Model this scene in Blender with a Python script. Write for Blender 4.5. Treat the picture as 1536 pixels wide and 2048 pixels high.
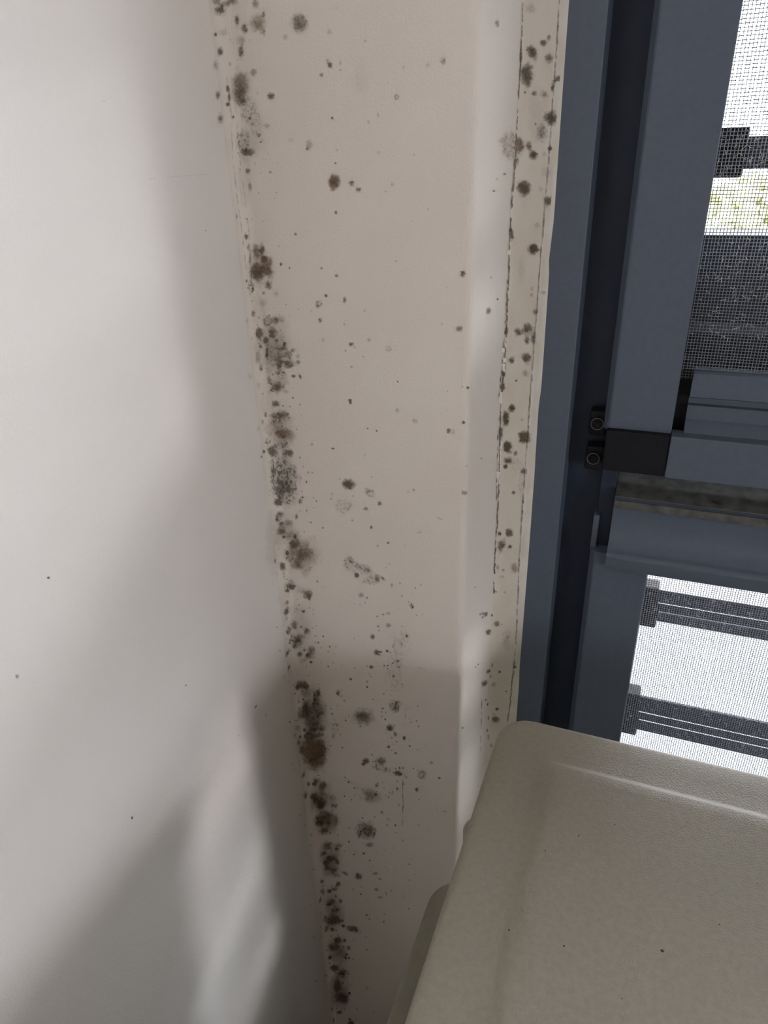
import bpy, bmesh, math, random
import numpy as np
from mathutils import Matrix, Vector

# ---------------------------------------------------------------- clean
for o in list(bpy.data.objects):
    bpy.data.objects.remove(o, do_unlink=True)
SC = bpy.context.scene
COL = SC.collection

# ---------------------------------------------------------------- camera
# world: corner of the room is the vertical line x=0,y=0.  Window wall = plane y=0 (room at y<0),
# left wall = plane x=0, z=0 at the height of the camera.  Metres.
CAM = np.array([0.1859, -0.30, 0.0])
RX = np.array([0.93310, 0.35837, -0.03001])     # image right, in world axes
RD = np.array([0.13887, -0.43604, -0.88914])    # image down
RF = np.array([-0.33173, 0.82549, -0.45664])    # view direction
FOC = 1400.0                                    # focal length in pixels of a 1536 x 2048 picture
cam_d = bpy.data.cameras.new('camera')
cam = bpy.data.objects.new('camera', cam_d)
COL.objects.link(cam)
cam.matrix_world = Matrix(((RX[0], -RD[0], -RF[0], CAM[0]),
                           (RX[1], -RD[1], -RF[1], CAM[1]),
                           (RX[2], -RD[2], -RF[2], CAM[2]),
                           (0, 0, 0, 1)))
cam_d.sensor_fit = 'VERTICAL'
cam_d.sensor_height = 36.0
cam_d.lens = 36.0 * FOC / 2048.0
cam_d.clip_start = 0.005
cam_d.clip_end = 200.0
SC.camera = cam

# ---------------------------------------------------------------- light
SKY = 19.0
w = bpy.data.worlds.new('overcast_sky')
SC.world = w
w.use_nodes = True
bg = w.node_tree.nodes['Background']
bg.inputs['Color'].default_value = (0.93, 0.94, 1.0, 1)
bg.inputs['Strength'].default_value = SKY

def portal(name, loc, rot, sx, sy):
    l = bpy.data.lights.new(name, 'AREA')
    l.shape = 'RECTANGLE'; l.size = sx; l.size_y = sy
    l.cycles.is_portal = True
    o = bpy.data.objects.new(name, l); COL.objects.link(o)
    o.location = loc; o.rotation_euler = rot
    return o

WX0, WX1, WZ0, WZ1 = 0.131, 1.05, -0.50, 0.85      # window opening
ROOM_X, ROOM_Y, FLOOR, CEIL = 2.7, -2.9, -0.80, 1.60
portal('daylight_window', ((WX0+WX1)/2, 0.17, (WZ0+WZ1)/2), (math.radians(-90), 0, 0), WX1-WX0, WZ1-WZ0)
# unseen opening in the right wall behind the camera, added as fill light
W2 = (-2.40, -1.45, -0.35, 0.33)                     # y0,y1,z0,z1
portal('added_fill_opening', (ROOM_X+0.11, (W2[0]+W2[1])/2, (W2[2]+W2[3])/2), (0, math.radians(90), 0), W2[3]-W2[2], W2[1]-W2[0])
# low hazy sun outside, shining through the louvres on to the left wall
sd = bpy.data.lights.new('hazy_sun', 'SUN')
sd.energy = 4.4; sd.angle = math.radians(9); sd.color = (1.0, 0.95, 0.99)
so = bpy.data.objects.new('hazy_sun', sd); COL.objects.link(so)
so.rotation_euler = Vector((-1.9, -1.0, -0.36)).to_track_quat('-Z', 'Y').to_euler()

SC.view_settings.view_transform = 'Standard'
SC.view_settings.look = 'None'
SC.view_settings.gamma = 1.0
SC.view_settings.use_curve_mapping = False
SC.view_settings.exposure = -0.08

# ---------------------------------------------------------------- helpers
RNG = random.Random(7)

def mat(name, col, rough=0.6, col2=None, nscale=40.0, ndetail=4.0, bump=0.0, bscale=200.0, spec=0.4, metallic=0.0, contrast=(0.35, 0.65)):
    m = bpy.data.materials.new(name); m.use_nodes = True
    nt = m.node_tree; b = nt.nodes['Principled BSDF']
    b.inputs['Roughness'].default_value = rough
    b.inputs['Metallic'].default_value = metallic
    b.inputs['Specular IOR Level'].default_value = spec
    tc = nt.nodes.new('ShaderNodeTexCoord')
    if col2 is None:
        col2 = tuple(c*0.93 for c in col)
    n = nt.nodes.new('ShaderNodeTexNoise')
    n.inputs['Scale'].default_value = nscale; n.inputs['Detail'].default_value = ndetail
    r = nt.nodes.new('ShaderNodeValToRGB')
    r.color_ramp.elements[0].position = contrast[0]; r.color_ramp.elements[1].position = contrast[1]
    r.color_ramp.elements[0].color = (*col2, 1); r.color_ramp.elements[1].color = (*col, 1)
    nt.links.new(tc.outputs['Object'], n.inputs['Vector'])
    nt.links.new(n.outputs['Fac'], r.inputs['Fac'])
    nt.links.new(r.outputs['Color'], b.inputs['Base Color'])
    if bump > 0:
        n2 = nt.nodes.new('ShaderNodeTexNoise')
        n2.inputs['Scale'].default_value = bscale; n2.inputs['Detail'].default_value = 3
        bp = nt.nodes.new('ShaderNodeBump')
        bp.inputs['Strength'].default_value = bump; bp.inputs['Distance'].default_value = 0.001
        nt.links.new(tc.outputs['Object'], n2.inputs['Vector'])
        nt.links.new(n2.outputs['Fac'], bp.inputs['Height'])
        nt.links.new(bp.outputs['Normal'], b.inputs['Normal'])
    return m

M = {}
M['wall'] = mat('cream_wall_paint', (0.70, 0.655, 0.60), 0.75, (0.66, 0.61, 0.55), 9.0, 5.0, 0.25, 900.0, 0.2)
M['wall_left'] = mat('white_wall_paint', (0.74, 0.71, 0.675), 0.75, (0.71, 0.675, 0.635), 7.0, 4.0, 0.2, 900.0, 0.2)
M['trim'] = mat('yellowed_trim_paint', (0.72, 0.665, 0.585), 0.6, (0.67, 0.605, 0.505), 45.0, 5.0, 0.2, 500.0, 0.3)
M['caulk'] = mat('white_sealant', (0.71, 0.68, 0.62), 0.5, (0.64, 0.59, 0.50), 70.0, 5.0, 0.2, 300.0, 0.4)
M['ceiling'] = mat('ceiling_paint', (0.75, 0.73, 0.70), 0.8)
M['floor'] = mat('wooden_floor', (0.32, 0.23, 0.15), 0.5, (0.24, 0.16, 0.10), 12.0)
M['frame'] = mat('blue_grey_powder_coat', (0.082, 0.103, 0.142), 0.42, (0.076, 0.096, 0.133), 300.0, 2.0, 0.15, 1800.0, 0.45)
M['frame_dark'] = mat('navy_aluminium_and_recess_shade', (0.014, 0.024, 0.047), 0.55, (0.012, 0.020, 0.040), 120.0)  # near-black tone carries the channel's shade; louvre rails share it
M['black'] = mat('black_plastic', (0.0075, 0.008, 0.011), 0.6, (0.006, 0.0065, 0.009), 200.0, 3.0, 0.2, 900.0, 0.2)
M['dusty'] = mat('dusty_aluminium', (0.115, 0.115, 0.105), 0.8, (0.060, 0.064, 0.066), 160.0, 8.0, 0.4, 700.0, 0.2)
M['screw'] = mat('rim_highlight_steel', (0.20, 0.20, 0.21), 0.28, None, 200.0, 2.0, 0.0, 1.0, 0.5, 0.9)  # lighter metal for the rings that imitate the screws' highlight
M['wire'] = mat('grey_mesh_wire', (0.215, 0.225, 0.25), 0.6, (0.17, 0.18, 0.20), 300.0)
M['dust'] = mat('pale_lint', (0.62, 0.61, 0.60), 0.9)
M['plastic'] = mat('beige_plastic', (0.255, 0.228, 0.178), 0.42, (0.230, 0.206, 0.160), 420.0, 3.0, 0.35, 1600.0, 0.4)
M['plastic2'] = mat('greenish_beige_plastic', (0.215, 0.200, 0.150), 0.5, (0.195, 0.182, 0.136), 300.0, 3.0, 0.3, 1500.0, 0.35)
M['ground'] = mat('grey_paving', (0.17, 0.17, 0.175), 0.9, (0.14, 0.14, 0.145), 3.0)
M['leaf'] = mat('green_leaves', (0.74, 0.72, 0.46), 0.7, (0.66, 0.66, 0.38), 3.0)
M['bark'] = mat('bark', (0.16, 0.12, 0.09), 0.9)
M['insect'] = mat('dark_insect', (0.02, 0.018, 0.015), 0.6)

def glass_mat():
    m = bpy.data.materials.new('clear_glass'); m.use_nodes = True
    nt = m.node_tree; nt.nodes.clear()
    out = nt.nodes.new('ShaderNodeOutputMaterial')
    tr = nt.nodes.new('ShaderNodeBsdfTransparent'); tr.inputs['Color'].default_value = (0.93, 0.96, 0.96, 1)
    gl = nt.nodes.new('ShaderNodeBsdfGlossy'); gl.inputs['Roughness'].default_value = 0.03
    mx = nt.nodes.new('ShaderNodeMixShader')
    mx.inputs[0].default_value = 0.05
    nt.links.new(tr.outputs[0], mx.inputs[1]); nt.links.new(gl.outputs[0], mx.inputs[2])
    nt.links.new(mx.outputs[0], out.inputs['Surface'])
    return m
M['glass'] = glass_mat()

def mould_mat():
    m = bpy.data.materials.new('mould_growth'); m.use_nodes = True
    nt = m.node_tree; b = nt.nodes['Principled BSDF']; out = nt.nodes['Material Output']
    b.inputs['Roughness'].default_value = 0.95
    b.inputs['Specular IOR Level'].default_value = 0.05
    a = nt.nodes.new('ShaderNodeAttribute'); a.attribute_name = 'growth'
    t = nt.nodes.new('ShaderNodeAttribute'); t.attribute_name = 'tone'
    r = nt.nodes.new('ShaderNodeValToRGB')
    e = r.color_ramp.elements
    e[0].position = 0.0; e[0].color = (0.180, 0.160, 0.128, 1)
    e[1].position = 1.0; e[1].color = (0.34, 0.22, 0.13, 1)
    k = e.new(0.5); k.color = (0.172, 0.130, 0.088, 1)
    tr = nt.nodes.new('ShaderNodeBsdfTransparent')
    mx = nt.nodes.new('ShaderNodeMixShader')
    nt.links.new(t.outputs['Fac'], r.inputs['Fac']); nt.links.new(r.outputs['Color'], b.inputs['Base Color'])
    nt.links.new(a.outputs['Fac'], mx.inputs[0]); nt.links.new(tr.outputs[0], mx.inputs[1]); nt.links.new(b.outputs[0], mx.inputs[2])
    nt.links.new(mx.outputs[0], out.inputs['Surface'])
    return m
M['mould'] = mould_mat()

def obj(name, bm, m, parent=None, smooth=False, kind=None, label=None, cat=None, group=None):
    me = bpy.data.meshes.new(name)
    if isinstance(bm, bmesh.types.BMesh):
        bmesh.ops.recalc_face_normals(bm, faces=bm.faces[:])
        bm.to_mesh(me); bm.free()
    else:
        me.from_pydata(bm[0], [], bm[1]); me.update()
    me.materials.append(M[m])
    if smooth:
        me.shade_smooth()
    o = bpy.data.objects.new(name, me); COL.objects.link(o)
    if parent is not None: o.parent = parent
    if kind: o['kind'] = kind
    if label: o['label'] = label
    if cat: o['category'] = cat
    if group: o['group'] = group
    return o

def empty(name, loc, label=None, cat=None, kind=None, group=None):
    o = bpy.data.objects.new(name, None); COL.objects.link(o)
    o.empty_display_size = 0.02
    o.location = loc
    if label: o['label'] = label
    if cat: o['category'] = cat
    if kind: o['kind'] = kind
    if group: o['group'] = group
    return o

def keep(child, parent):
    child.parent = parent
    child.matrix_parent_inverse = Matrix.Translation(-Vector(parent.location))
    return child

def add_box(bm, x0, x1, y0, y1, z0, z1, bev=0.0):
    t = bmesh.new()
    v = [t.verts.new((x, y, z)) for x in (x0, x1) for y in (y0, y1) for z in (z0, z1)]
    for f in ((0, 1, 3, 2), (4, 6, 7, 5), (0, 4, 5, 1), (2, 3, 7, 6), (0, 2, 6, 4), (1, 5, 7, 3)):
        t.faces.new([v[i] for i in f])
    bmesh.ops.recalc_face_normals(t, faces=t.faces[:])
    if bev > 0:
        bmesh.ops.bevel(t, geom=t.edges[:], offset=bev, segments=2, affect='EDGES', profile=0.6)
    me = bpy.data.meshes.new('tmp'); t.to_mesh(me); t.free()
    bm.from_mesh(me); bpy.data.meshes.remove(me)

def box(x0, x1, y0, y1, z0, z1, bev=0.0):
    bm = bmesh.new(); add_box(bm, x0, x1, y0, y1, z0, z1, bev); return bm

def add_prism_z(bm, poly, z0, z1):
    a = [bm.verts.new((p[0], p[1], z0)) for p in poly]
    b = [bm.verts.new((p[0], p[1], z1)) for p in poly]
    n = len(poly)
    for i in range(n):
        bm.faces.new((a[i], a[(i+1) % n], b[(i+1) % n], b[i]))
    bm.faces.new(a[::-1]); bm.faces.new(b)

def prism_x(poly, x0, x1):
    bm = bmesh.new()
    a = [bm.verts.new((x0, p[0], p[1])) for p in poly]
    b = [bm.verts.new((x1, p[0], p[1])) for p in poly]
    n = len(poly)
    for i in range(n):
        bm.faces.new((a[i], a[(i+1) % n], b[(i+1) % n], b[i]))
    bm.faces.new(a[::-1]); bm.faces.new(b)
    return bm

# ---------------------------------------------------------------- room shell
COVE = 0.0065
E1 = (0.1082, 0.0)                     # plaster arris where the wall turns into the window reveal
B1 = (0.1312, 0.0605)                  # end of the reveal, at the window frame
bdir = Vector((B1[0]-E1[0], B1[1]-E1[1])).normalized()
prof = [(0.0, -COVE)]
for i in range(1, 9):
    a = math.pi/2 * i/8
    prof.append((COVE - COVE*math.cos(a), -COVE + COVE*math.sin(a)))
r1 = 0.0035
p0 = Vector((E1[0]-r1, 0.0)); p1 = Vector(E1) + bdir*r1
for i in range(0, 6):
    t = i/5
    q = p0*(1-t)**2 + Vector(E1)*2*t*(1-t) + p1*t*t
    prof.append((q.x, q.y))
prof.append(B1)
PROFILE = [(0.0, ROOM_Y)] + prof        # the visible wall surface in plan, left to right

bm = bmesh.new()
add_prism_z(bm, prof + [(B1[0], 0.10), (0.14, 0.10), (0.14, 0.16), (-0.12, 0.16), (-0.12, -COVE)], FLOOR, CEIL)
add_box(bm, 0.14, WX1, 0.0, 0.16, FLOOR, WZ0)
add_box(bm, 0.14, WX1, 0.0, 0.16, WZ1, CEIL)
add_box(bm, WX1, ROOM_X, 0.0, 0.16, FLOOR, CEIL)
wall_back = obj('wall_back', bm, 'wall', kind='structure', label='cream plaster wall with black mould along its corner, beside the window')
for p in wall_back.data.polygons:
    p.use_smooth = False

wall_left = obj('wall_left', box(-0.12, 0.0, ROOM_Y, -COVE, FLOOR, CEIL), 'wall_left', kind='structure',
                label='plain off-white wall left of the mouldy corner')
obj('wall_front', box(-0.12, ROOM_X+0.12, ROOM_Y-0.12, ROOM_Y, FLOOR, CEIL), 'wall', kind='structure')
bm = bmesh.new()
add_box(bm, ROOM_X, ROOM_X+0.12, ROOM_Y, W2[0], FLOOR, CEIL)
add_box(bm, ROOM_X, ROOM_X+0.12, W2[1], 0.16, FLOOR, CEIL)
add_box(bm, ROOM_X, ROOM_X+0.12, W2[0], W2[1], FLOOR, W2[2])
add_box(bm, ROOM_X, ROOM_X+0.12, W2[0], W2[1], W2[3], CEIL)
obj('wall_right', bm, 'wall', kind='structure')
obj('floor', box(-0.12, ROOM_X+0.12, ROOM_Y-0.12, 0.16, FLOOR-0.1, FLOOR), 'floor', kind='structure')
obj('ceiling', box(-0.12, ROOM_X+0.12, ROOM_Y-0.12, 0.16, CEIL, CEIL+0.1), 'ceiling', kind='structure')
# outside: unseen eave, added to block high sky and sun
obj('added_eave', box(-2.0, 3.5, 0.16, 0.60, 0.205, 0.31), 'ceiling', kind='structure')
obj('ground', box(-30, 30, 0.5, 60, -3.2, -3.1), 'ground', kind='structure')

# painted trim strip in the reveal, between the crack and the sealant
def bpt(y, off=0.0):
    k = (B1[0]-E1[0])/B1[1]
    nx, ny = bdir.y, -bdir.x
    return (E1[0] + k*y + nx*off, y + ny*off)
TR = 0.0002
bm = bmesh.new()
add_prism_z(bm, [bpt(0.0276, 0), bpt(0.0278, TR), bpt(0.0521, TR), bpt(0.0524, 0), bpt(0.0524, -0.002), bpt(0.0276, -0.002)], FLOOR, WZ1)
trim = obj('trim_1', bm, 'trim', kind='structure', label='yellowed mould-spotted trim strip between the crack and the window sealant')

# sealant bead, wavy against the frame
def caulk():
    vs, fs = [], []
    N = 260
    rr = np.random.RandomState(3)
    wob = np.cumsum(rr.randn(N+1))*0.06
    wob = np.convolve(wob - np.linspace(wob[0], wob[-1], N+1), np.ones(5)/5, 'same')
    knots = [(0.054, 0), (0.01, 0.2), (-0.03, 0.5), (-0.048, -0.5), (-0.055, 0.1), (-0.09, 0.4), (-0.112, 0.5), (-0.122, -0.2), (-0.16, 0.2), (-0.22, 0.3), (-0.30, 0.0), (-0.312, 0.4), (-0.34, 0.3)]
    kz = [k[0] for k in knots][::-1]; kv = [k[1] for k in knots][::-1]
    for i in range(N+1):
        z = -0.46 + (0.9)*i/N
        wv = np.interp(z, kz, kv)*0.0010 + wob[i]*0.0003
        a = bpt(0.0522, 0.0)
        b = bpt(0.0526, 0.00022)
        c = bpt(0.0560, 0.00030)
        d = (0.1312+wv*0.6, 0.0590)
        e = (0.1322+wv, 0.0603)
        for q in (a, b, c, d, e):
            vs.append((q[0], q[1], z))
    for i in range(N):
        for j in range(4):
            k = i*5+j
            fs.append((k, k+1, k+6, k+5))
    return vs, fs
obj('sealant_bead', caulk(), 'caulk', trim, smooth=True)

# ---------------------------------------------------------------- window
win = empty('window_1', (0.6, 0.09, WZ0), kind='structure')
win['label'] = 'dark grey aluminium window with insect screens beside the mouldy wall'
def wpart(name, bm, m, smooth=False, parent=None, kind=None):
    o = obj(name, bm, m, smooth=smooth, kind=kind)
    if parent is None:
        keep(o, win)
    else:
        o.parent = parent
        o.matrix_parent_inverse = (parent.matrix_world if parent.parent is None else Matrix.Translation(Vector((0, 0, 0)))).inverted()
    return o

# outer frame: flange, channel
wpart('frame_flange', box(0.1308, 0.1478, 0.0600, 0.095, WZ0, WZ1, 0.0006), 'frame')
wpart('frame_flange', box(WX1-0.03, WX1, 0.0600, 0.095, WZ0, WZ1, 0.0006), 'frame')
wpart('frame_head', box(0.1478, WX1-0.03, 0.0600, 0.095, WZ1-0.035, WZ1, 0.0006), 'frame')
wpart('frame_sill', box(0.1478, WX1-0.03, 0.0600, 0.095, WZ0, WZ0+0.03, 0.0006), 'frame')
wpart('frame_channel', box(0.1400, 0.1720, 0.0800, 0.150, WZ0+0.03, WZ1-0.035), 'frame_dark')  # shade of the recess is put into this dark colour
# upper sash
SR = 0.1985
def stile(x0, xc, x1, y0, y1, z0, z1):
    bm = bmesh.new()
    add_prism_z(bm, [(x0, y0+0.0035), (xc-0.0004, y0+0.0004), (xc+0.0004, y0), (x1-0.0005, y0), (x1, y0+0.0005), (x1, y1), (x0, y1)], z0, z1)
    return bm
wpart('upper_sash_stile', stile(0.1652, 0.1680, SR, 0.0640, 0.080, -0.1330, WZ1-0.035), 'frame')
wpart('upper_sash_stile', stile(0.985, 0.987, 1.018, 0.0640, 0.080, -0.1330, WZ1-0.035), 'frame')
# stepped bottom rail of the upper sash
wpart('upper_sash_bottom_rail', prism_x([
    (0.0720, -0.1010), (0.0700, -0.1016), (0.0700, -0.1135), (0.0712, -0.1142), (0.0760, -0.1152), (0.0760, -0.1185),
    (0.0735, -0.1190), (0.0735, -0.1262), (0.0720, -0.1272), (0.0665, -0.1310), (0.0660, -0.1316), (0.0660, -0.1380), (0.0800, -0.1380), (0.0800, -0.1010)],
    0.2045, 0.985), 'frame')
wpart('rail_end_gap', box(SR-0.001, 0.2045, 0.0765, 0.082, -0.1380, -0.0960), 'black')
wpart('rail_cover', box(SR+0.0002, 1.0, 0.0590, 0.0700, -0.1541, -0.1313, 0.0005), 'frame')
wpart('corner_cap', box(0.1672, SR-0.0002, 0.0598, 0.0790, -0.1541, -0.1316, 0.0008), 'black')
# hinge tabs with screws in the channel
for zc in (-0.1318, -0.1518):
    t = wpart('hinge_tab', box(0.1572, 0.1668, 0.0700, 0.0790, zc-0.0075, zc+0.0065, 0.0015), 'black')
    bm = bmesh.new()
    n = 20
    prof_s = [(0.0034, 0.0695), (0.0034, 0.0688), (0.0031, 0.0684), (0.0024, 0.0683), (0.0021, 0.0688), (0.0008, 0.0688), (0.0005, 0.0692)]
    rings = []
    for rr_, yy in prof_s:
        rings.append([bm.verts.new((0.1617+rr_*math.cos(2*math.pi*i/n), yy, zc+rr_*math.sin(2*math.pi*i/n))) for i in range(n)])
    for a, b in zip(rings[:-1], rings[1:]):
        for i in range(n):
            bm.faces.new((a[i], a[(i+1) % n], b[(i+1) % n], b[i]))
    bm.faces.new(rings[-1])
    wpart('screw', bm, 'black', smooth=True)
    bm = bmesh.new()
    m_ = 8; nn = 28; vr = []
    for i in range(nn):
        A = 2*math.pi*i/nn
        vr.append([bm.verts.new((0.1617+(0.0032+0.00022*math.cos(2*math.pi*j/m_))*math.cos(A), 0.0683+0.00022*math.sin(2*math.pi*j/m_), zc+(0.0032+0.00022*math.cos(2*math.pi*j/m_))*math.sin(A))) for j in range(m_)])
    for i in range(nn):
        for j in range(m_):
            bm.faces.new((vr[i][j], vr[(i+1) % nn][j], vr[(i+1) % nn][(j+1) % m_], vr[i][(j+1) % m_]))
    wpart('screw_rim_highlight', bm, 'screw', smooth=True)  # thin pale ring shaped to imitate the highlight round the screw
# transom: dusty ledge, lip, hollow face, nose
def spline(pts, n=6):
    out = []
    for i in range(len(pts)-1):
        p0_, p1_, p2_, p3_ = pts[max(i-1, 0)], pts[i], pts[i+1], pts[min(i+2, len(pts)-1)]
        for k in range(n):
            t = k/n
            out.append(tuple(0.5*((2*b) + (c-a)*t + (2*a-5*b+4*c-d)*t*t + (3*b-a-3*c+d)*t**3) for a, b, c, d in zip(p0_, p1_, p2_, p3_)))
    return out + [pts[-1]]
tz = wpart('transom', prism_x([(0.0900, -0.1640), (0.0900, -0.2140)] + spline([
    (0.0605, -0.2140), (0.0575, -0.2125), (0.0560, -0.2095), (0.0550, -0.2060), (0.0545, -0.2035), (0.0556, -0.2016), (0.0585, -0.1998),
    (0.0622, -0.1960), (0.0640, -0.1905), (0.0645, -0.1840), (0.0640, -0.1765), (0.0640, -0.1722)]),
    0.1755, 1.0), 'frame', smooth=False)
lip = wpart('transom_lip', box(0.1757, 1.0, 0.0625, 0.0668, -0.1770, -0.1722, 0.0006), 'dusty')
led = wpart('dusty_ledge', prism_x([(0.0660, -0.1735), (0.0660, -0.1711), (0.0900, -0.1633), (0.0900, -0.1670)], 0.1757, 1.0), 'dusty')
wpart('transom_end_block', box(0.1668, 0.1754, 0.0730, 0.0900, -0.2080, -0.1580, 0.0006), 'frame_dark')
wpart('transom_end_clip', box(0.1655, 0.1688, 0.0690, 0.0900, -0.2090, -0.1860, 0.0006), 'frame')
# lower sash
wpart('lower_sash_stile', stile(0.1660, 0.1690, SR, 0.0640, 0.080, WZ0+0.03, -0.2065), 'frame')
wpart('lower_sash_stile', stile(0.985, 0.987, 1.018, 0.0640, 0.080, WZ0+0.03, -0.2065), 'frame')
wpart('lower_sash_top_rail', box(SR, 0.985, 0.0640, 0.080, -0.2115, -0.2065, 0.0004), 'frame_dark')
wpart('lower_sash_bottom_rail', box(SR, 0.985, 0.0640, 0.080, WZ0+0.03, WZ0+0.065, 0.0006), 'frame')

# insect screens: woven wires
def screen(x0, x1, z0, z1, pitch, y=0.0755, r=0.00019):
    vs, fs = [], []
    rr = np.random.RandomState(11)
    def bar(a, b, ax):
        k = len(vs)
        for p in (a, b):
            if ax == 'x':
                for dy, dz in ((-r, 0), (0, r), (r, 0), (0, -r)):
                    vs.append((p[0], p[1]+dy, p[2]+dz))
            else:
                for dx, dy in ((-r, 0), (0, -r), (r, 0), (0, r)):
                    vs.append((p[0]+dx, p[1]+dy, p[2]))
        for i in range(4):
            fs.append((k+i, k+(i+1) % 4, k+4+(i+1) % 4, k+4+i))
    n = int((x1-x0)/pitch)
    for i in range(n+1):
        x = x0 + (i+0.5)*pitch + rr.randn()*pitch*0.03
        bar((x+rr.randn()*pitch*0.05, y, z0), (x+rr.randn()*pitch*0.05, y, z1), 'z')
    n = int((z1-z0)/pitch)
    for i in range(n+1):
        z = z0 + (i+0.5)*pitch + rr.randn()*pitch*0.03
        bar((x0, y+r*1.2, z+rr.randn()*pitch*0.05), (x1, y+r*1.2, z+rr.randn()*pitch*0.05), 'x')
    return vs, fs
wpart('upper_insect_screen', screen(SR-0.004, 0.99, -0.106, 0.45, 0.00145), 'wire', kind='stuff')
wpart('lower_insect_screen', screen(SR-0.004, 0.99, WZ0+0.05, -0.2085, 0.00134), 'wire', kind='stuff')

# lint caught in the screens
def lint(regions, seed):
    rr = random.Random(seed)
    vs, fs = [], []
    for (x0, x1, z0, z1, n) in regions:
        for _ in range(n):
            x = rr.uniform(x0, x1); z = rr.uniform(z0, z1); y = 0.0752
            a = rr.uniform(0, 6.283); L = rr.uniform(0.0006, 0.0028); wd = rr.uniform(0.00005, 0.00011)
            m = rr.randint(2, 4)
            k = len(vs)
            for j in range(m+1):
                vs.append((x-wd*math.sin(a), y, z+wd*math.cos(a)))
                vs.append((x+wd*math.sin(a), y-0.00008, z-wd*math.cos(a)))
                a += rr.uniform(-0.7, 0.7)
                x += L/m*math.cos(a); z += L/m*math.sin(a); y += rr.uniform(-0.0001, 0.0001)
            for j in range(m):
                fs.append((k+2*j, k+2*j+2, k+2*j+3, k+2*j+1))
    return vs, fs
wpart('screen_lint', lint([(0.199, 0.235, -0.016, 0.004, 170), (0.2, 0.25, -0.085, -0.036, 200), (0.2, 0.3, -0.275, -0.225, 420), (0.2, 0.3, -0.36, -0.30, 420)], 5), 'dust', kind='stuff')

# louvres outside the screens: glass blades held by dark clips
LY = 0.120
lou = empty('louvre_window', (0.6, LY, -0.45), kind='structure')
lou.name = 'window_2'
lou['label'] = 'louvred glass blades with dark clips seen through the insect screens'
def lpart(name, bm, m, kind=None):
    return keep(obj(name, bm, m, kind=kind), lou)
bars = []
for zt, cuts in (
    (0.0017, (0.0017, -0.0126)),
    (0.0980, (0.0980, 0.0885, 0.0877, 0.0830, 0.0822, 0.0760)),
    (0.1930, (0.1930, 0.1835, 0.1827, 0.1780, 0.1772, 0.1710)),
    (0.2880, (0.2880, 0.2785, 0.2777, 0.2730, 0.2722, 0.2660)),
    (0.3830, (0.3830, 0.3735, 0.3727, 0.3680, 0.3672, 0.3610)),
    (0.4780, (0.4780, 0.4685, 0.4677, 0.4630, 0.4622, 0.4560)),
    (0.5730, (0.5730, 0.5635, 0.5627, 0.5580, 0.5572, 0.5510)),
    (-0.2596, (-0.2596, -0.2688, -0.2694, -0.2748, -0.2754, -0.2824)),
    (-0.3490, (-0.3490, -0.3630, -0.3637, -0.3694, -0.3701, -0.3786)),
    (-0.4400, (-0.4400, -0.4520, -0.4527, -0.4570, -0.4577, -0.4650))):
    for i in range(0, len(cuts), 2):
        y = LY - 0.0010*(i//2)
        lpart('blade_rail', box(0.190, 0.99, y-0.0006, y+0.0006, cuts[i+1]-(0.00030 if i+2 < len(cuts) else 0), cuts[i], 0.0001), 'frame_dark')
    zb = cuts[-1]
    lpart('blade_clip', box(0.186, 0.2105 if zt < -0.1 else 0.2128, LY-0.006, LY+0.006, zb-0.0035, zb+(zt-zb)*0.45, 0.0012), 'black')
    lpart('blade_clip', box(0.186, 0.2090 if zt < -0.1 else 0.2128, LY-0.006, LY+0.006, zb+(zt-zb)*0.46, zt+0.0040, 0.0012), 'black')
zs = [0.0017, 0.0980, 0.1930, 0.2880, 0.3830, 0.4780, 0.5730]
for a, b in zip(zs[:-1], zs[1:]):
    lpart('glass_blade', box(0.192, 0.985, LY-0.0015, LY+0.0015, a, b-0.02), 'glass')
for a, b in ((-0.3490, -0.2824), (-0.44, -0.3786)):
    lpart('glass_blade', box(0.192, 0.985, LY-0.0015, LY+0.0015, a, b), 'glass')
lpart('glass_blade', box(0.192, 0.985, LY-0.0015, LY+0.0015, -0.0420, -0.0126), 'glass')
# fixed rail of the louvre frame behind the transom
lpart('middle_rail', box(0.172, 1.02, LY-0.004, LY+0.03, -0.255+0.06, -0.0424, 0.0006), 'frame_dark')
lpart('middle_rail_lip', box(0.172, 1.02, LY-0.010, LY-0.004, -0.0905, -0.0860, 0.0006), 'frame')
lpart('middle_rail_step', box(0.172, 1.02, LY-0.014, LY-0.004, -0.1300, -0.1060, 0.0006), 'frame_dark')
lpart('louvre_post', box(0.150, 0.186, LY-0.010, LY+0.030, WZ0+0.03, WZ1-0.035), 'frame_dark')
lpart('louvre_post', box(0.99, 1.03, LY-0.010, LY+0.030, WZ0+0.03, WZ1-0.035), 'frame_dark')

# dead insect on the dusty ledge
def fly():
    bm = bmesh.new()
    bmesh.ops.create_icosphere(bm, subdivisions=2, radius=0.0010, matrix=Matrix.Translation((0, 0, 0.0006)) @ Matrix.Diagonal((1.7, 0.8, 0.7, 1)))
    bmesh.ops.create_icosphere(bm, subdivisions=1, radius=0.0007, matrix=Matrix.Translation((0.002, 0, 0.0006)))
    return bm
fb = empty('dead_insect', (0.2265, 0.0700, -0.1703), 'tiny dark dead insect lying on the dusty window ledge', 'insect')
fb.rotation_euler = (math.radians(17), 0, math.radians(-25))
obj('body', fly(), 'insect', fb, smooth=True)
for s in (-1, 1):
    obj('wing', ([(0.0, s*0.0004, 0.001), (-0.0026, s*0.0016, 0.0008), (-0.0034, s*0.0009, 0.0006), (-0.0022, s*0.0003, 0.0010)], [(0, 1, 2, 3)]), 'insect', fb)

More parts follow.
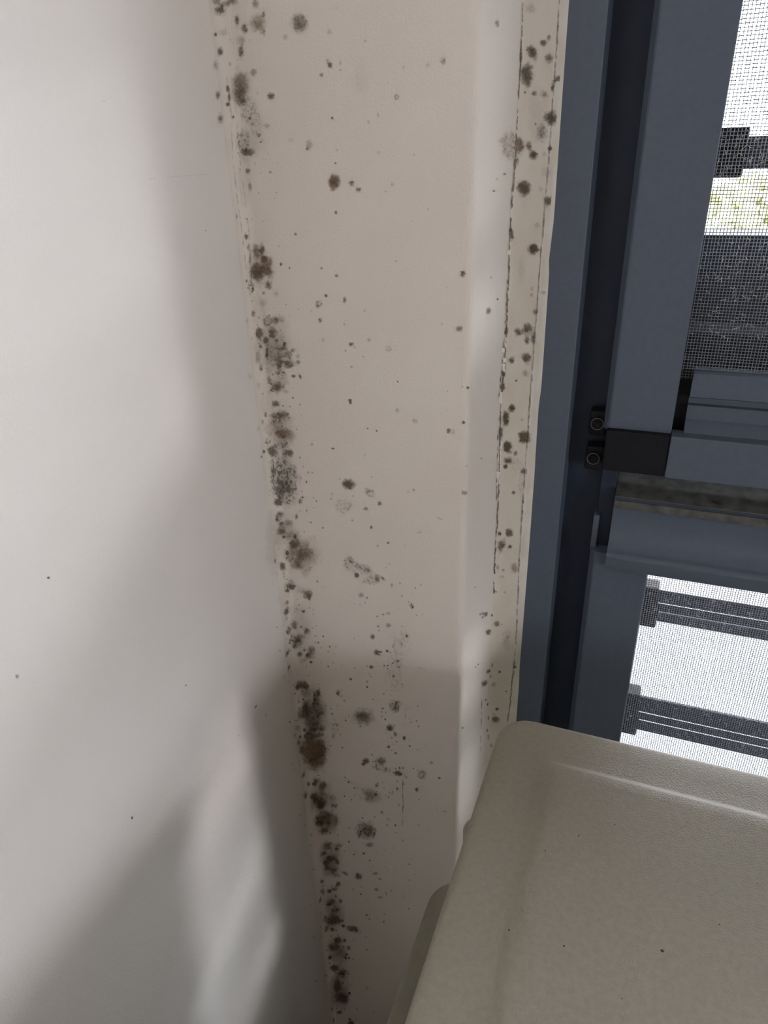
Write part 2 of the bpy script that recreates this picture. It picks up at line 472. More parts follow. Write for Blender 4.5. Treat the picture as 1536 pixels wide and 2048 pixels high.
# tree outside
def leaves(cx, cy, cz, rx, ry, rz, n, seed):
    rr = random.Random(seed); vs, fs = [], []
    for _ in range(n):
        u = rr.gauss(0, 1), rr.gauss(0, 1), rr.gauss(0, 1)
        L = math.sqrt(sum(c*c for c in u)); q = rr.uniform(0.55, 1.0)
        p = Vector((cx+u[0]/L*rx*q, cy+u[1]/L*ry*q, cz+u[2]/L*rz*q))
        d = Vector((rr.uniform(-1, 1), rr.uniform(-1, 1), rr.uniform(-1, 1))).normalized()*0.16
        e = d.cross(Vector((rr.uniform(-1, 1), rr.uniform(-1, 1), rr.uniform(-1, 1)))).normalized()*0.07
        k = len(vs)
        for v in (p-d, p+e, p+d, p-e): vs.append(tuple(v))
        fs.append((k, k+1, k+2, k+3))
    return vs, fs
tree = empty('tree', (1.2, 9.0, -3.1), 'pale green leafy tree outside, glimpsed through the upper screen', 'tree')
keep(obj('crown', leaves(1.2, 9.0, -1.45, 1.3, 1.1, 1.10, 9000, 4), 'leaf', kind='stuff'), tree)
bm = bmesh.new()
bmesh.ops.create_cone(bm, cap_ends=True, segments=12, radius1=0.16, radius2=0.09, depth=1.9, matrix=Matrix.Translation((1.2, 9.0, -2.15)))
keep(obj('trunk', bm, 'bark', smooth=True), tree)

# ---------------------------------------------------------------- plastic boxes
def rrect(x0, x1, y0, y1, r, n=8):
    pts = []
    for cx, cy, a0 in ((x1-r, y1-r, 0), (x0+r, y1-r, 90), (x0+r, y0+r, 180), (x1-r, y0+r, 270)):
        for i in range(n+1):
            a = math.radians(a0 + 90*i/n)
            pts.append((cx+r*math.cos(a), cy+r*math.sin(a)))
    return pts
def loops(x0, x1, y0, y1, r, spec, n=8, cap=True):
    """spec: (inset, z) rings from outside in"""
    bm = bmesh.new(); rings = []
    for ins, z in spec:
        rings.append([bm.verts.new((p[0], p[1], z)) for p in rrect(x0+ins, x1-ins, y0+ins, y1-ins, max(r-ins, 0.004), n)])
    m = len(rings[0])
    for a, b in zip(rings[:-1], rings[1:]):
        for i in range(m):
            bm.faces.new((a[i], a[(i+1) % m], b[(i+1) % m], b[i]))
    bm.faces.new(rings[-1])
    if cap: bm.faces.new(rings[0][::-1])
    return bm

ZT = -0.255
BX0, BX1, BY0, BY1 = 0.1385, 0.74, -0.43, -0.0275
sb = empty('storage_box', ((BX0+BX1)/2, (BY0+BY1)/2, -0.3505), 'large beige plastic storage box with a raised lid panel, in front of the window', 'box')
R5 = 0.0045
spec = [(0.0, ZT-0.026), (0.0, ZT-R5)]
for i in range(1, 7):
    a = math.pi/2*i/6
    spec.append((R5-R5*math.cos(a), ZT-R5+R5*math.sin(a)))
spec += [(0.0150, ZT+0.0004), (0.0245, ZT+0.0002), (0.0258, ZT+0.0005), (0.0282, ZT+0.0019), (0.0296, ZT+0.0023), (0.034, ZT+0.0024)]
lid = keep(obj('lid', loops(BX0, BX1, BY0, BY1, 0.016, spec, 10), 'plastic', smooth=True), sb)
keep(obj('body', loops(BX0+0.006, BX1-0.006, BY0+0.006, BY1-0.006, 0.018, [(0.012, -0.3505), (0.010, -0.346), (0.0, ZT-0.0265)], 10), 'plastic', smooth=False), sb)
# specks of dirt on the lid
bm = bmesh.new()
rr_ = random.Random(8)
for px_, py_, r_ in ((0.1836, -0.0915, .0006), (0.1845, -0.1390, .0005), (0.2170, -0.1290, .0011), (0.1720, -0.1030, .0004), (0.236, -0.112, .0005), (0.197, -0.081, .0005), (0.165, -0.14, .0005), (0.25, -0.09, .0004), (0.205, -0.15, .0004)):
    bmesh.ops.create_icosphere(bm, subdivisions=1, radius=r_*0.7, matrix=Matrix.Translation((px_, py_, ZT+0.0024)) @ Matrix.Diagonal((1, rr_.uniform(0.7, 1.3), 0.25, 1)))
keep(obj('dirt_specks', bm, 'insect', kind='stuff'), sb)
# side clip, only its rounded end shows past the lid edge
bm = bmesh.new()
n = 24
a = []; b = []
for i in range(n):
    an = 2*math.pi*i/n
    a.append(bm.verts.new((0.1415+0.0052*math.cos(an), -0.0960+0.0068*math.sin(an), -0.262)))
    b.append(bm.verts.new((0.1415+0.0044*math.cos(an), -0.0960+0.0060*math.sin(an), -0.2605)))
c = [bm.verts.new((v.co.x, v.co.y, -0.285)) for v in a]
for i in range(n):
    j = (i+1) % n
    bm.faces.new((a[i], a[j], b[j], b[i])); bm.faces.new((c[i], c[j], a[j], a[i]))
bm.faces.new(b); bm.faces.new(c[::-1])
keep(obj('side_clip', bm, 'plastic', smooth=False), sb)

Z2 = -0.351
lb = empty('storage_box', (0.45, -0.24, FLOOR), 'lower greenish beige plastic box under the large beige box', 'box')
LX0, LX1, LY0, LY1 = 0.1130, 0.80, -0.47, -0.058
spec = [(0.0, Z2-0.030), (0.0, Z2-0.005)]
for i in range(1, 6):
    a_ = math.pi/2*i/5
    spec.append((0.005-0.005*math.cos(a_), Z2-0.005+0.005*math.sin(a_)))
spec += [(0.02, Z2)]
keep(obj('lid', loops(LX0, LX1, LY0, LY1, 0.018, spec, 10), 'plastic2', smooth=True), lb)
keep(obj('body', loops(LX0+0.006, LX1-0.006, LY0+0.006, LY1-0.006, 0.026, [(0.03, FLOOR+0.0005), (0.028, FLOOR+0.005), (0.0, Z2-0.0305)], 10), 'plastic2'), lb)

# ---------------------------------------------------------------- mould growth on the walls
TAB = np.random.RandomState(42).rand(256, 256)
def vnoise(x, y):
    xi = np.floor(x).astype(int); yi = np.floor(y).astype(int)
    fx = x-xi; fy = y-yi
    fx = fx*fx*(3-2*fx); fy = fy*fy*(3-2*fy)
    g = lambda i, j: TAB[i % 256, j % 256]
    return (g(xi, yi)*(1-fx)*(1-fy) + g(xi+1, yi)*fx*(1-fy) + g(xi, yi+1)*(1-fx)*fy + g(xi+1, yi+1)*fx*fy)
def fbm(x, y, o=3):
    s = np.zeros_like(x); a = 0.5; t = 0
    for k in range(o):
        s += a*vnoise(x+17.3*k, y+9.1*k); t += a; a *= 0.55; x = x*2.03; y = y*2.03
    return s/t
def sstep(a, b, x):
    t = np.clip((x-a)/(b-a), 0, 1); return t*t*(3-2*t)

PX = np.array(PROFILE)
def to_wall(px, py, lift):
    """point of the wall surface seen at a photo position (the stains were measured on the photo), lifted off the plaster"""
    d = (np.outer(px-768, RX) + np.outer(py-1024, RD) + FOC*RF)
    best = np.full(len(px), 1e9); nx = np.zeros(len(px)); ny = np.zeros(len(px))
    for (x0, y0), (x1, y1) in zip(PX[:-1], PX[1:]):
        ex, ey = x1-x0, y1-y0
        L = math.hypot(ex, ey)
        n_ = (ey/L, -ex/L)                        # towards the room
        den = d[:, 0]*n_[0] + d[:, 1]*n_[1]
        t = ((x0-CAM[0])*n_[0] + (y0-CAM[1])*n_[1])/np.where(np.abs(den) < 1e-9, 1e-9, den)
        hx = CAM[0]+t*d[:, 0]; hy = CAM[1]+t*d[:, 1]
        s = ((hx-x0)*ex + (hy-y0)*ey)/(L*L)
        ok = (t > 0) & (s >= -0.002) & (s <= 1.002) & (t < best)
        best = np.where(ok, t, best); nx = np.where(ok, n_[0], nx); ny = np.where(ok, n_[1], ny)
    bad = best > 1e8
    best = np.where(bad, 0, best)
    P = CAM + best[:, None]*d
    P[:, 0] += nx*lift; P[:, 1] += ny*lift
    return P, bad

LIFT = [0]
def field(gx, gy, s):
    x, y, rx, ry, st, ty, tone, rot = s
    dx = gx-x; dy = gy-y
    c_, s_ = math.cos(rot), math.sin(rot)
    u = (dx*c_+dy*s_)/rx; v = (-dx*s_+dy*c_)/ry
    r = np.sqrt(u*u+v*v)
    rm = (rx+ry)/2
    sc = 1.0/max(2.0, rm*0.45)
    e = (fbm(gx*sc+x, gy*sc+y, 3)-0.5)
    if ty == 'd':                 # crisp small dot
        return st*(1-sstep(0.45, 1.30, r+e*0.8))
    fine = fbm(gx*0.42+3.1*x, gy*0.42, 2)
    mid = fbm(gx*0.16+x, gy*0.16+y, 3)
    if ty == 'b':                 # colony: fuzzy edge, uneven core
        base = 1-sstep(0.30, 1.42, r+e*1.1)
        return st*base*np.clip(0.42+0.75*mid+0.55*(fine-0.45), 0, 1.1)
    if ty == 'f':                 # faint felt
        base = 1-sstep(0.15, 1.40, r+e*1.0)
        return st*base*np.clip(0.45+0.95*(fine-0.2), 0, 1.1)
    if ty == 'r':                 # ring
        base = (1-sstep(0.65, 1.2, r+e*1.0))*(0.35+0.65*sstep(0.25, 0.75, r+e*0.8))
        return st*base*np.clip(0.3+1.3*(fine-0.2), 0, 1.1)
    if ty == 's':                 # pepper
        base = 1-sstep(0.55, 1.15, r+e*1.2)
        g = fbm(gx*0.36+7*x, gy*0.30+y, 2)
        return st*base*(0.30*mid + 0.8*sstep(0.48, 0.70, g))
    return st*(1-sstep(0.5, 1.1, r))

def patch(spots, name, parent, kind=None, step=None):
    V, F, G, T = [], [], [], []
    off = 0
    for s in spots:
        x, y, rx, ry, st, ty, tone, rot = s
        m = max(rx, ry) if rot else None
        ex = (m or rx)*1.75+2.5; ey = (m or ry)*1.75+2.5
        h = step or (0.75 if max(rx, ry) < 7 else 1.15)
        nx_ = max(4, int(2*ex/h)+1); ny_ = max(4, int(2*ey/h)+1)
        gx, gy = np.meshgrid(np.linspace(x-ex, x+ex, nx_), np.linspace(y-ey, y+ey, ny_))
        g = np.clip(field(gx, gy, s), 0, 0.90)
        tn = np.clip(tone + 0.35*(fbm(gx*0.08+5, gy*0.08+2, 2)-0.5), 0, 1)
        LIFT[0] = (LIFT[0]+1) % 37
        P, bad = to_wall(gx.ravel(), gy.ravel(), 0.00035 + LIFT[0]*0.000008)
        gf = g.ravel().copy(); gf[bad] = 0
        idx = np.arange(nx_*ny_).reshape(ny_, nx_)
        q = np.stack([idx[:-1, :-1], idx[:-1, 1:], idx[1:, 1:], idx[1:, :-1]], -1).reshape(-1, 4)
        keepm = (gf[q].max(1) > 0.035) & ~bad[q].any(1)
        q = q[keepm]
        if not len(q): continue
        used = np.unique(q); remap = np.full(nx_*ny_, -1); remap[used] = np.arange(len(used))
        V.append(P[used]); F.append(remap[q]+off); G.append(gf[used]); T.append(tn.ravel()[used])
        off += len(used)
    if not V: return None
    V = np.concatenate(V); F = np.concatenate(F); G = np.concatenate(G); T = np.concatenate(T)
    me = bpy.data.meshes.new(name)
    me.from_pydata(V.tolist(), [], F.tolist())
    a = me.attributes.new('growth', 'FLOAT', 'POINT'); a.data.foreach_set('value', G.astype(np.float32))
    a = me.attributes.new('tone', 'FLOAT', 'POINT'); a.data.foreach_set('value', T.astype(np.float32))
    me.materials.append(M['mould'])
    me.shade_smooth()
    o = bpy.data.objects.new(name, me); COL.objects.link(o)
    o.parent = parent
    if kind: o['kind'] = kind
    return o

# x y rx ry strength [type tone rot]; types: d dot, b blot, f felt, r ring, s pepper
SPOTS = """
440 20 10 11 .95 b .4;432 2 10 6 .55 b;463 3 12 6 .65 b;450 8 10 6 .4 f;512 8 6 9 .5 b .4;517 48 15 16 .75 f .7;529 65 3 8 .5 f;528 30 3 7 .65 b;475 42 4 10 .7 b;490 57 6 9 .85 b;483 80 9 9 .45 f .6;483 103 5 12 .95 b;440 103 5.5 9 .95 b
430 69 3 4 .8 d;447 66 12 8 .25 f;430 130 6 9 .45 f;460 128 4 5 .35 f;508 144 6 7 .65 b;600 47 15 19 .4 s .4;600 46 15 18 .75 f .4;572 74 5 6 .45 f;660 64 5 5 .45 f
480 175 17 33 .85 f .5;482 192 10 18 .75 f .3;485 160 14 14 .4 f .8;455 178 3.5 7 .9 b;458 193 3 10 .75 b;455 209 4 4 .95 d;435 190 4 8 .65 b;439 237 5 9 .65 b;543 192 6 6.5 1 b;661 130 4.5 6 .95 b;656 122 3 5 .55 f;682 126 3 5 .4 f;682 140 2 2 .5 d;644 150 4 4 .85 b
500 225 20 32 .4 s .1;485 280 18 20 .6 s .1;515 255 14 22 .35 s .1;500 305 9 7 .95 b;488 305 7 6 .8 b;520 270 4 4 .75 b;535 252 5 5 .45 f;523 284 2 2 .8 d;466 234 2.5 3 .75 d;501 237 3 3 .85 d;666 236 2.5 3 .75 d;500 285 30 40 .14 f .1
619 290 7 10 .5 f;615 298 3 3 .65 d;675 300 3 3 .4 f;672 326 2 2 .8 d;582 280 6 5 .2 f;498 342 5 5.5 .85 b;541 344 2 2 .75 d;668 365 10.5 14.5 .95 b .65;665 364 4 5 .7 d .5;668 365 10 14 .55 d .75;501 373 4 9 .5 f;518 386 2 2 .4 d
472 433 2 6 .55 f;492 473 4.5 6 .9 b;497 494 3 7 .65 b;500 515 2 14 .45 f;514 503 8 13 .75 b .7;525 500 5 12 .95 b .5;528 519 6 7 1 b .5;535 530 10 16 .8 b .6;515 545 15 17 1 b .6;514 545 12 12 .7 b .5;540 545 8 10 .75 b .6;502 573 8 12 .9 s .5;492 562 2.5 3 .65 d
538 570 7 8 .8 b;553 588 5 6 .4 f;527 605 8 8 .25 f;528 586 3 3.5 .45 d;506 627 4.5 6 .65 b;493 641 3 5 .3 f;537 642 9 11 .8 r .6;552 640 6 8 .65 b .6;563 638 8 8 .35 f .8;519 667 8 11 1 b;546 665 8 11 .85 b;533 681 6 7 .95 b;521 692 3 4 .85 b;554 681 4 4 .6 d;570 689 4 5 .9 b
535 705 3 12 .8 b;534 710 3 4 .95 d;515 713 6 14 .65 f;522 736 4 6 .9 b;560 725 7 17 .75 b;579 728 9 8 .85 b;576 709 9 7 .6 f;565 697 8 4 .7 b;587 700 5 4 .7 b;597 712 4 5 .4 f;596 724 5 5 .6 b;558 745 4 4 .8 b;567 744 3 2 .6 d;588 752 4 3 .9 d;601 753 2.2 5 .9 d 0 -.4;560 715 30 40 .35 s .5;545 700 20 30 .3 s .4
539 760 5 7 .7 b;555 775 11 11 .85 b;541 782 6 4 .85 s;572 783 6 4 .4 f;498 752 5 7 .2 f;516 770 5 6 .25 f;560 765 16 14 .35 f .6
673 425 3 4 .75 d;592 468 3 3 .55 d;563 528 2.5 3.5 .9 d;580 536 2 2.5 .65 d;644 536 3 3 .55 d;674 551 4 3.5 .55 d;653 591 3 3.5 .95 d;638 609 7 8 .65 r .2;637 611 2.5 2.5 .6 d;690 599 3 7 .8 b;641 640 3.5 4.5 .8 b;573 609 1.5 1.5 .65 d;624 621 2 2 .35 d;690 648 2 2 .4 d;647 679 4 4 .35 f;703 688 5 3.5 .95 b;710 694 3 3 .4 f;692 701 1.5 1.5 .7 d;704 733 2.5 2.5 .45 d;587 795 2 2 .8 d;701 800 4 3 .95 d;702 805 2.5 3 .9 d;739 679 4 4 .55 f .6;778 697 6 6 .4 r;730 621 2.5 2.5 .35 d;727 713 2 2 .35 d
926 547 5.5 6 1 b;981 555 3 3 .45 f;976 622 4 7 .85 b;919 657 7 6 .85 f;994 598 2 2 .9 d;884 648 1.5 1.5 .4 d;796 763 1.8 1.8 .75 d;935 775 3 3 .7 d;925 773 2 2 .45 d;795 820 4 4 .5 f;830 841 6 5 .45 f
887 122 6 8 .6 f;856 131 5 5 .3 f;808 135 3 4 .3 f;794 194 5 6 .6 r;993 47 4 8 .7 f;757 230 3 6 .25 f;738 244 3 4 .4 f;704 366 5 6 .8 b;718 379 5 5 .9 b;785 369 4 4 .35 f;772 383 2 2 .4 d;758 305 4 4 .25 f;1008 348 1.8 1.8 .95 d;986 382 2 2 .9 d;992 358 3 3 .35 f;731 82 2.5 2.5 .35 d;725 160 25 60 .05 f 0
697 968 12 9.5 1 b .3;698 969 9 7 .7 b .3;665 990 4 4 .5 s;663 997 1.5 1.5 .8 d;740 984 10 10 .55 s .1;760 1006 5 5 .75 s;760 1006 4 4 .45 f;732 1017 5 3.5 .75 b;687 1012 18 15 .45 s .1;743 1054 2.5 4 .7 d;828 979 2.5 2.5 .6 d;817 983 2 2 .3 d;898 861 4 5 .85 b;907 863 3 5 .45 f;927 844 3 3.5 .9 d;928 984 6 5 .75 s .8;928 984 5 4 .5 f .8;840 1063 6 3 .5 s;880 1036 7 1.6 .5 f .5 .5;777 1085 2.2 2.2 1 d;756 1091 2 2 .4 d;736 856 1.8 1.8 .8 d;754 861 2 2 .9 d;667 896 2.8 2 1 d;731 909 2 2 .3 d;744 953 1.5 1.5 .6 d;628 995 1.2 1.2 .7 d;634 1001 1.5 1.5 .7 d;961 916 1.2 1.2 .9 d;932 931 1.2 1.2 .7 d;705 1040 1.5 1.5 .7 d
700 1125 15 15 .75 s .1;725 1137 16 11 .65 s .1;738 1142 8 7 .4 f .1;714 1150 4.7 4.7 1 d;755 1156 5 7 .9 b .3;767 1157 5.5 2.5 .8 b .3 .6;784 1170 3 4 .6 f;723 1190 5 5 .6 f;831 1175 1.5 1.5 .8 d;804 1191 2 2 .5 d;842 1169 2 2 .4 d;735 1194 1.3 1.3 1 d;949 1174 1.2 1.2 .8 d;740 1160 18 10 .4 s .2
731 1205 1.4 .9 1 d;822 1208 3 3 .95 s;825 1213 3.5 4.5 .8 b;826 1214 2 2 1 d;818 1203 1.2 1.2 .7 d;846 1228 1 1 .7 d;767 1228 2.6 1.3 1 d;777 1226 5 2.5 .55 f;755 1232 1.5 1.5 1 d;777 1250 6 4 .65 f;757 1252 2.5 2.5 .5 d;759 1260 2 2 .4 d;746 1273 4.5 5 .95 b;814 1271 2.5 3.5 .95 d;805 1252 1 1 .9 d;753 1304 4.5 5 .85 b;758 1308 5 2.5 .6 b .3 .6;761 1303 4 1.9 1 d 0 .1;775 1301 3 2.5 .95 d;781 1304 4 2.5 .5 f;791 1288 1 1 1 d;804 1287 2 4 .5 f;787 1292 2 3 .5 f;796 1321 2 3.5 .8 d;786 1325 1.7 1.7 .9 d;743 1333 3.5 3 1 d;769 1330 1.6 1.6 .9 d;776 1330 1.2 1.2 .9 d;776 1336 1.2 1.2 .9 d;788 1351 2 2 .9 d;710 1335 1.3 1 1 d;702 1357 2.5 2.5 .95 d;735 1362 2 2 .7 d;735 1373 2 2 1 d;768 1387 1.6 1.6 .6 d;747 1398 1.6 1.6 .6 d;800 1290 22 40 .22 s .1;790 1340 20 40 .2 s .1
677 1385 5 6 .75 f;676 1387 2 2 1 d;683 1392 6 4 .3 s;789 1412 13 15 .65 s .2;793 1416 5 8 .6 f .2;766 1416 2.5 1.5 .9 d;812 1415 6 9 .25 s;812 1431 4 4 .3 s;728 1434 19 15 .85 f .2;724 1430 12 7 .5 b .2;771 1438 2 2 .8 d;833 1441 1.3 1.3 .9 d;838 1452 2 2 .4 d;823 1443 2 2 .4 d;665 1427 2.5 2.5 .7 d;692 1440 1.8 1.8 .9 d;780 1455 7 6 .95 b .2;780 1455 5 4 .5 d;791 1468 3 5.5 .9 b 0 -.3;809 1475 3.5 4.5 1 b;681 1468 1.5 1.5 .6 d;955 1328 1.5 1.5 .9 d;950 1333 1.5 1.5 .7 d;924 1455 1.3 2 .9 d
820 1491 1.9 1.9 1 d;778 1493 3 3 .85 d;792 1505 2.5 2 .95 d;733 1521 6 5 1 b;727 1527 4 3.5 .95 b;763 1521 10 6 .95 b .2;755 1530 11 9 .75 s .1;773 1540 10 7 .65 s .1;798 1546 8 4.5 1 b .2 .3;797 1546 6 3.5 .8 d .1 .3;812 1552 5 2 .4 f .2 .8;792 1536 1.4 1.4 1 d;800 1536 1.4 1.4 1 d;844 1548 8 9 .75 r .2;863 1524 4 3 .65 f;879 1555 3 2.5 .85 d;834 1578 3 4 1 b 0 -.4;795 1561 1.7 1.7 .6 d;754 1570 3.5 4 .75 b;756 1565 1.3 1.3 .9 d;795 1576 2 2 1 d;726 1577 1.3 1 1 d;752 1588 3 2.5 1 d;742 1592 18 14 .6 f 0;778 1593 2 2 .6 d;782 1586 5 4 .4 s;764 1623 3 3 .6 d;777 1637 4 3 .4 f;791 1650 2 2 1 d;775 1649 2 2 .5 d
733 1660 20 17 .7 s 0;733 1658 18 16 .6 f 0;740 1665 10 12 .4 f 0;740 1688 8 5 .9 b .1;728 1706 2.6 2.3 1 d;698 1683 2 2 .9 d;708 1708 1.6 1.6 .8 d;740 1720 1.6 1.6 .8 d;806 1680 2 2 .4 d;787 1695 1.5 1.5 .5 d;717 1752 8 7 .7 s .1;717 1752 7 6 .55 f .1;751 1746 6 3 .55 f;760 1757 3 1 1 d;753 1778 4.5 3.5 .75 b;783 1780 2 2 .4 d;722 1787 2 1.2 .9 d 0 .4;761 1793 5 2.5 .65 f;874 1615 1 1 .8 d;734 1829 2.5 1.4 .9 d 0 .4;768 1842 2.2 2.2 .6 d;805 1797 1 1 .7 d;744 1882 1.3 1.3 .5 d;735 1975 3 3 .85 r;769 1827 1.6 1.6 .5 d
553 807 7 6 .85 b;562 830 15 8 .75 b .5;553 842 14 12 .6 s .4;565 866 12 9 .9 b .6;575 872 15 11 .35 f .6;531 829 3 5 .7 b;524 844 3 5 .6 f;515 857 4 6 .2 f;567 811 1.5 1.5 1 d;535 883 6 9 .75 s;565 890 13 10 .75 s .2;546 902 10 11 1 b .3;580 905 6 7 .95 b .3;570 906 5 6 .7 b;527 903 2.5 4 .85 d;540 923 4 5 .85 s 0;568 955 27 46 1 s 0;572 985 22 30 .6 s 0;560 985 14 20 .35 f 0;568 955 25 45 .2 f 0;556 1005 9 7 .9 b .3;601 1002 4 5 .75 f;606 994 2 2 .9 d;545 940 3 25 .7 s 0;592 950 4 30 .7 s 0
560 1028 8 6 .85 b;556 1038 7 7 .9 s;563 1047 5 4 .95 b;578 1045 10 7 .5 f;594 1033 3 5 .8 b;563 1061 9 8 .9 b;568 1073 4 3 1 d;585 1070 14 12 .5 f .5;590 1090 9 8 .95 b .6;591 1073 3 4 .9 d;575 1105 4 4.5 1 d;605 1108 14 15 .7 f .7;580 1115 10 8 .65 s;595 1130 12 9 .65 f .6;623 1105 7 8 .6 s .5;600 1100 22 26 .4 s .6;620 1138 6 4 .5 s;549 1121 3 5 .45 f;565 1133 6 9 1 b .2;567 1150 2 6 .4 s
582 1170 14 10 .8 s;584 1173 7 5 1 b .3;574 1180 5 4 1 b .3;616 1188 9 9 .75 b .6;619 1193 4 5 .7 b .6;605 1180 12 8 .25 f;574 1204 3.5 4 .9 b 0 .5;573 1222 4.5 8.5 1 b .2 .3;572 1236 3 4 .4 f;608 1222 3 3 1 d;594 1217 3 3 .35 f;588 1248 8 8 .75 f;590 1254 4 3 .95 b;577 1260 6 8 .75 f;574 1264 3 4 .75 b;614 1262 6 6 .75 b .5;593 1282 13 15 .8 s;593 1282 11 12 .4 f;595 1280 5 4 .9 b;605 1272 6 5 .5 f;578 1285 1.5 1.5 1 d;574 1305 3 8 .85 b 0 .35;600 1308 5 5 .9 b;622 1303 9 14 .7 f .5;624 1298 5 10 .6 s;616 1310 5 4 .95 b;623 1323 3 2.5 1 d;607 1320 9 6 .3 f .7;577 1334 2 7 .7 d 0 .35;632 1271 2 2 .35 d
603 1369 12 9 1 b .3;594 1375 5 5 .85 b .3;614 1373 5 5 .95 b .3;612 1385 8 8 .45 f;589 1386 1.5 1.5 1 d;597 1402 1.5 3 .6 d;635 1392 10 16 .8 s .3;638 1385 4 10 .8 s;610 1417 7 14 .95 b .4;612 1428 10 10 1 b .5;598 1427 4 10 .65 b;635 1420 13 25 .75 s .3;622 1447 14 9 .6 f .4;640 1460 12 12 .75 s .3;630 1430 22 35 .35 f .4;596 1456 8 7 .5 f;617 1471 9 6 1 d .3;609 1459 4 4 .95 b;600 1473 2.5 4 .75 d;596 1483 3 6 .85 b 0 .3;588 1470 3 4 .5 f;668 1452 10 18 .45 s .3;667 1472 4 5 .5 f;628 1496 19 16 .9 b .8;603 1500 5 7 1 b .2;645 1500 12 18 .7 s .5;635 1522 16 10 .9 b .6;615 1518 10 10 .75 s;625 1500 24 34 .45 f .7;606 1549 3 7 .85 b 0 .3;617 1567 4 5 .75 b
633 1563 6 8 .85 b;645 1572 7 10 .95 b .4;610 1590 4 7 .9 b 0 .3;627 1568 3 3 .9 d;628 1592 8 7 .95 b .4;640 1605 13 12 .95 s .4;640 1600 14 16 .5 f .4;668 1603 10 14 .75 s .4;642 1612 6 5 .9 b;650 1632 17 10 .75 f .5;634 1636 4 4 .95 b;640 1645 9 7 .9 b .5;657 1645 5.5 6 1 b .4;672 1640 6 11 .55 f .5;648 1660 9 6 .95 b;622 1668 3 4 .4 f;655 1645 20 20 .35 f .5;630 1610 10 18 .3 s
655 1690 8 8 .95 b .6;678 1690 6 11 .75 s;673 1697 3 3 .9 d;648 1706 6 4 .85 b 0 -.4;662 1716 10 5 1 b .5 .25;675 1722 4 5 1 b .4;653 1725 6 7 .9 b .5;655 1734 5 4 .85 b;668 1740 9 7 .65 f;690 1745 7 3 .85 b .2 .5;672 1750 10 5 .45 f;645 1762 5 4 .95 b .1 -.6;677 1767 4.5 5 1 b .1 .5;645 1782 5 7 .75 f;659 1782 4 4 .95 b;670 1777 7 4 .75 b .6;640 1800 1.5 7 .65 d 0 .2;662 1803 9 5 .8 f .3;681 1801 4 4 .75 b;657 1808 6 3 .85 b;672 1820 8 4 .75 s;668 1840 17 10 .9 b .5;654 1856 4.5 7 .95 b .1 .5;665 1858 5 4 1 b .3;687 1851 4 3 .95 d;706 1857 13 6 .8 b .1 .4;651 1834 2 4 .6 d;660 1730 16 22 .25 f .5;660 1700 18 20 .25 s .4;662 1800 18 25 .3 f .5
675 1880 9 6 .95 b .2;668 1893 12 8 .85 b .3;690 1880 3 3 1 d;698 1895 4 4 .6 b;660 1914 4 4 .95 b .1 .5;693 1908 3 2 .85 d;692 1915 3 2.5 .85 d;699 1915 2.5 2 .8 d;659 1925 3 3 .5 f;685 1905 9 9 .4 f .7;668 1935 9 6 1 b .2;684 1945 13 11 .75 s;684 1945 11 9 .5 f .4;675 1970 7 13 .95 b .2;680 1993 10 9 .9 b .3;690 1996 8 9 1 b .2;699 1985 3 2.5 .95 d;679 2024 6 4 .95 b;664 2018 3 5 .5 f;700 2037 3 2 1 d;702 2045 7 5 1 b;667 2040 2 6 .6 d;680 1960 18 60 .2 f .5;652 1950 3 3 .4 f;686 1965 2 2 .6 d
1058 18 10 10 .3 f;1060 103 10 12 .8 s;1062 103 9 11 .7 b;1066 108 6 12 .7 b;1085 86 6.5 6 .95 b;1096 75 4 6 .6 f;1052 150 11 22 1 b .3;1052 150 10 19 .6 b .3;1097 116 8 8 .75 b;1048 185 2.5 3 .65 d;1067 187 4.5 5 .75 b;1087 188 8 7 .45 f;1114 158 10 5 .9 b .2 -.6;1104 175 3 10 .95 b;1102 236 13 13 1 b .3;1100 240 7 10 .6 b .2;1082 265 10 17 .5 f 0;1069 248 2 3 .5 d;1015 290 15 28 .22 s 1;1015 290 15 28 .35 r 1;1038 292 9 14 1 b .6;1056 292 5.5 8 .95 b .5;1066 310 9 9 1 b .4;1066 310 5 5 .6 d;1098 297 4 4.5 1 d;1086 308 4 4 .3 f;1046 376 12.5 14 .9 b .4;1046 376 11 12 .45 d .5;1079 378 5 6 .25 f;1096 402 11 10 1 b .3;1031 322 4 9 .7 b;1040 112 2.6 15 .95 b .2;1092 345 14 10 .2 f;1075 230 25 60 .1 f .3
1021 468 4.5 11 .9 b;1065 498 10 10 .95 b .4;1065 498 8.5 8.5 .5 d .4;1086 443 2 8 .5 f;1073 450 6 6 .3 f;1062 577 4 4 .35 f;1061 590 3 3.5 .5 f;1085 585 6 4 .35 f;1069 623 4.5 4.5 .85 b;1053 658 9.5 9.5 1 b .4;1035 663 7.5 7.5 .9 b .4;1052 680 4.5 8 .85 b;1065 675 6 11 .7 b;1011 662 3 9 1 b;1051 716 8.5 10 .95 b .4;1022 721 4.5 6 .95 b;1049 747 6 7 .5 f;1030 761 2.2 2.2 .8 d;1005 747 4 6 1 b;1003 772 4.5 9 1 b;1040 540 8 30 .12 f 1
